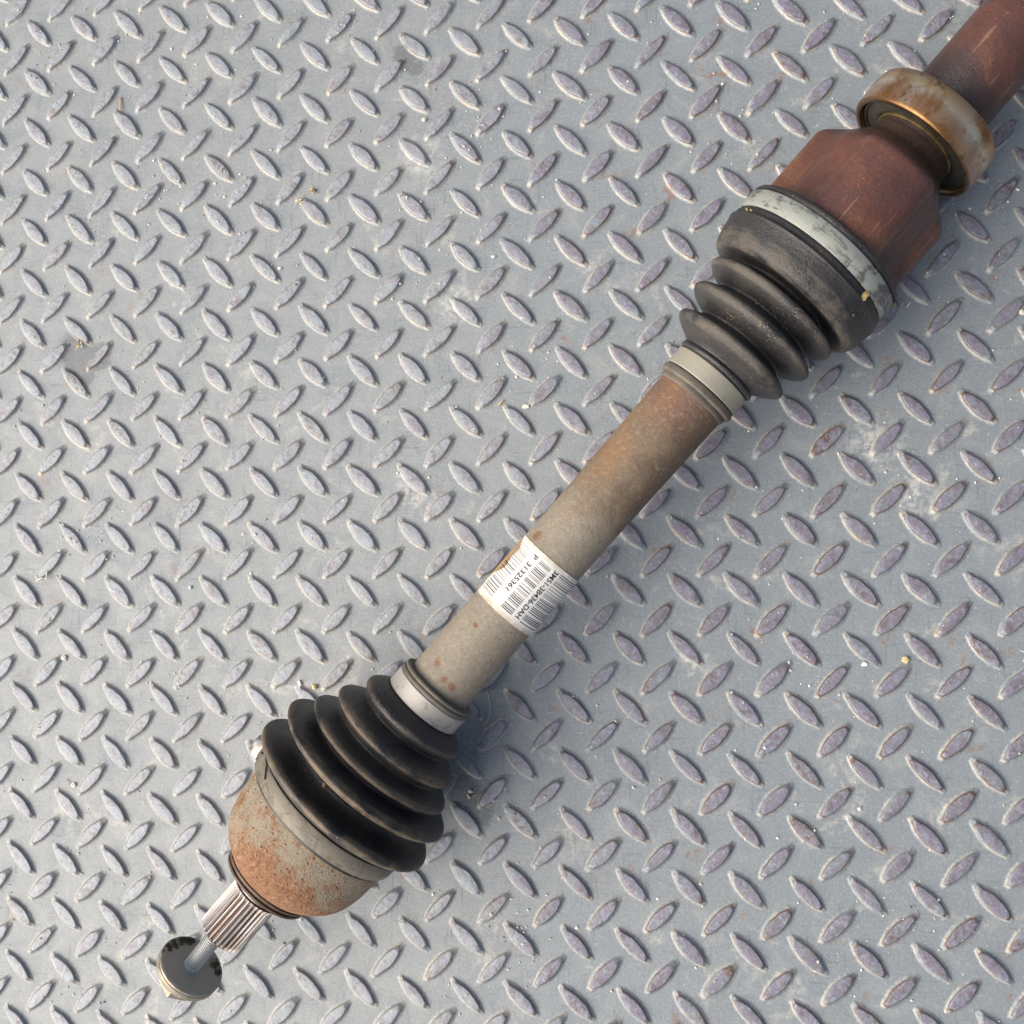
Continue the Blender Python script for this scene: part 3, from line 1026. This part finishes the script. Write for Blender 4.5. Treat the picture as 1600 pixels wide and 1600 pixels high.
o = sticks('straw_bit', [([(189, 152), (189.3, 163), (189.5, 174)], 0.42, 'stalk')], STRAW, 'short upright tan straw bit between lugs at upper left', 'straw')
o = sticks('forked_twig', [([(58.5, 895), (59.5, 901), (62, 906)], 0.33, 'stalk'), ([(62, 906), (67, 904), (72.5, 902.5)], 0.36, 'stalk'),
                           ([(72.5, 902.5), (76, 904.5), (78, 906)], 0.33, 'stalk'), ([(74.5, 903), (76.5, 897), (77.5, 891)], 0.36, 'stalk')], PALE,
           'bleached forked twig lying on a lug at the left edge', 'twig')
o.location.z = 1.5 * MM
sticks('straw_bit', [([(778, 633), (783, 630), (788, 625)], 0.36, 'stalk')], STRAW, 'tiny brown straw bit left of the cream pebble near the middle', 'straw')
sticks('straw_bit', [([(1417, 480), (1420, 475.5), (1423.5, 471)], 0.22, 'stalk')], PALE, 'pale straw sliver right of the wide scraped clamp', 'straw')
sticks('straw_bit', [([(104.5, 1217), (107, 1222), (109, 1227)], 0.26, 'stalk')], STRAW, 'yellow straw sliver left of the white bead', 'straw')
sticks('hair_fibre', [([(757, 1075), (763, 1085), (766, 1100), (765.5, 1115), (760, 1132), (755, 1142)], 0.12, 'strand')], FIBRE,
       'thin pale curved hair beside the tube above the larger boot', 'fibre')


def husk(px, py, label, mats, seed, arms, rad, name, cat):
    rng = random.Random(seed)
    c = at(px, py, 0)
    e = shaft_empty(name, Matrix.Translation(Vector((c.x, c.y, 0)) * MM))
    for k in range(6):
        a = rng.uniform(0, 6.28)
        d = rng.uniform(0, rad)
        blob('flake', (d * math.cos(a), d * math.sin(a), rng.uniform(.6, 1.8)), rng.uniform(.5, 1.1) * rad * .55, rng.choice(mats), e, seed + k, 0.7,
             (1.3, .7, .5), 1, rot=rng.uniform(0, 3))
    for k in range(arms):
        a = rng.uniform(0, 6.28)
        L = rng.uniform(1.5, 3.6) * rad
        tube('fibre', [(0, 0, 1.2), (L * .5 * math.cos(a), L * .5 * math.sin(a), 1.5), (L * math.cos(a + .3), L * math.sin(a + .3), .3)], [.16, .12, .07], mats[-1], e, 5)
    return tag(e, label, cat)


husk(470, 316, 'pale yellow dried plant husk with thin fibres at upper left', (HUSK, STONE, FIBRE), 21, 9, 1.9, 'dried_husk', 'plant husk')
husk(490, 299, 'brown crumb of dry plant just above the yellow husk', (BROWN, HUSK), 22, 3, 1.5, 'plant_crumb', 'plant crumb')
husk(127, 539, 'brown dry plant crumb between lugs near the left edge', (BROWN, HUSK, PALE), 23, 5, 1.9, 'plant_crumb', 'plant crumb')
husk(735, 1239, 'brown and white leaf scrap right of the larger boot', (BROWN, STONE, PALE), 24, 2, 2.2, 'leaf_scrap', 'leaf scrap')

# fine pale grit, too much to count
rng = random.Random(77)
V, F = [], []
octa = [(1, 0, 0), (-1, 0, 0), (0, 1, 0), (0, -1, 0), (0, 0, 1), (0, 0, -1)]
of = [(0, 2, 4), (2, 1, 4), (1, 3, 4), (3, 0, 4), (2, 0, 5), (1, 2, 5), (3, 1, 5), (0, 3, 5)]
DG = [(rng.uniform(-290, 250), rng.uniform(-270, 290)) for _ in range(60)]
for k in range(3600):
    if rng.random() < 0.45:
        cx, cy = rng.choice(DG)
        x, y = rng.gauss(cx, 9), rng.gauss(cy, 9)
    else:
        x, y = rng.uniform(-320, 270), rng.uniform(-290, 310)
    r_ = 0.20 + 0.62 * rng.random() ** 5
    a = rng.uniform(0, 6.28)
    b = len(V)
    jx, jy = rng.uniform(.7, 1.5), rng.uniform(.7, 1.2)
    # grains that fall on a lug lie on its top
    i_, j_ = (x + 290.133) / 28.0, (266.247 - y) / 29.1935
    z = 0.0
    for hf in (0, .5):
        fx, fy = (i_ - hf) - round(i_ - hf), (j_ - hf) - round(j_ - hf)
        dx, dy = fx * 28, -fy * 29.19
        c45 = .7071
        lx, ly = ((dx + dy) * c45, (-dx + dy) * c45) if hf == 0 else ((dx - dy) * c45, (dx + dy) * c45)
        if abs(lx) < 8 and abs(ly) < 2.6 * (1 - (lx / 8.5) ** 2):
            z = LUG_H
        elif abs(lx) < 12 and abs(ly) < 4.2 * (1 - (lx / 12.5) ** 2):
            z = 0.7
    for ox, oy, oz in octa:
        ox, oy = ox * jx * rng.uniform(.8, 1.2), oy * jy * rng.uniform(.8, 1.2)
        V.append((x + r_ * (ox * math.cos(a) - oy * math.sin(a)), y + r_ * (ox * math.sin(a) + oy * math.cos(a)), z + r_ * .55 + r_ * oz * .7))
    F += [tuple(b + q for q in f) for f in of]
gm = Mat('pale grit', 'world')
GRIT = gm.done(gm.ramp(gm.noise(160, 2), [(0.30, srgb(110, 100, 88)), (0.42, srgb(206, 200, 184)), (0.6, srgb(232, 230, 224))]), 0.7)
grit = mesh_obj('grit', V, F, GRIT, smooth=False)
tag(grit, 'fine pale grit scattered all over the plate', 'grit', kind='stuff')
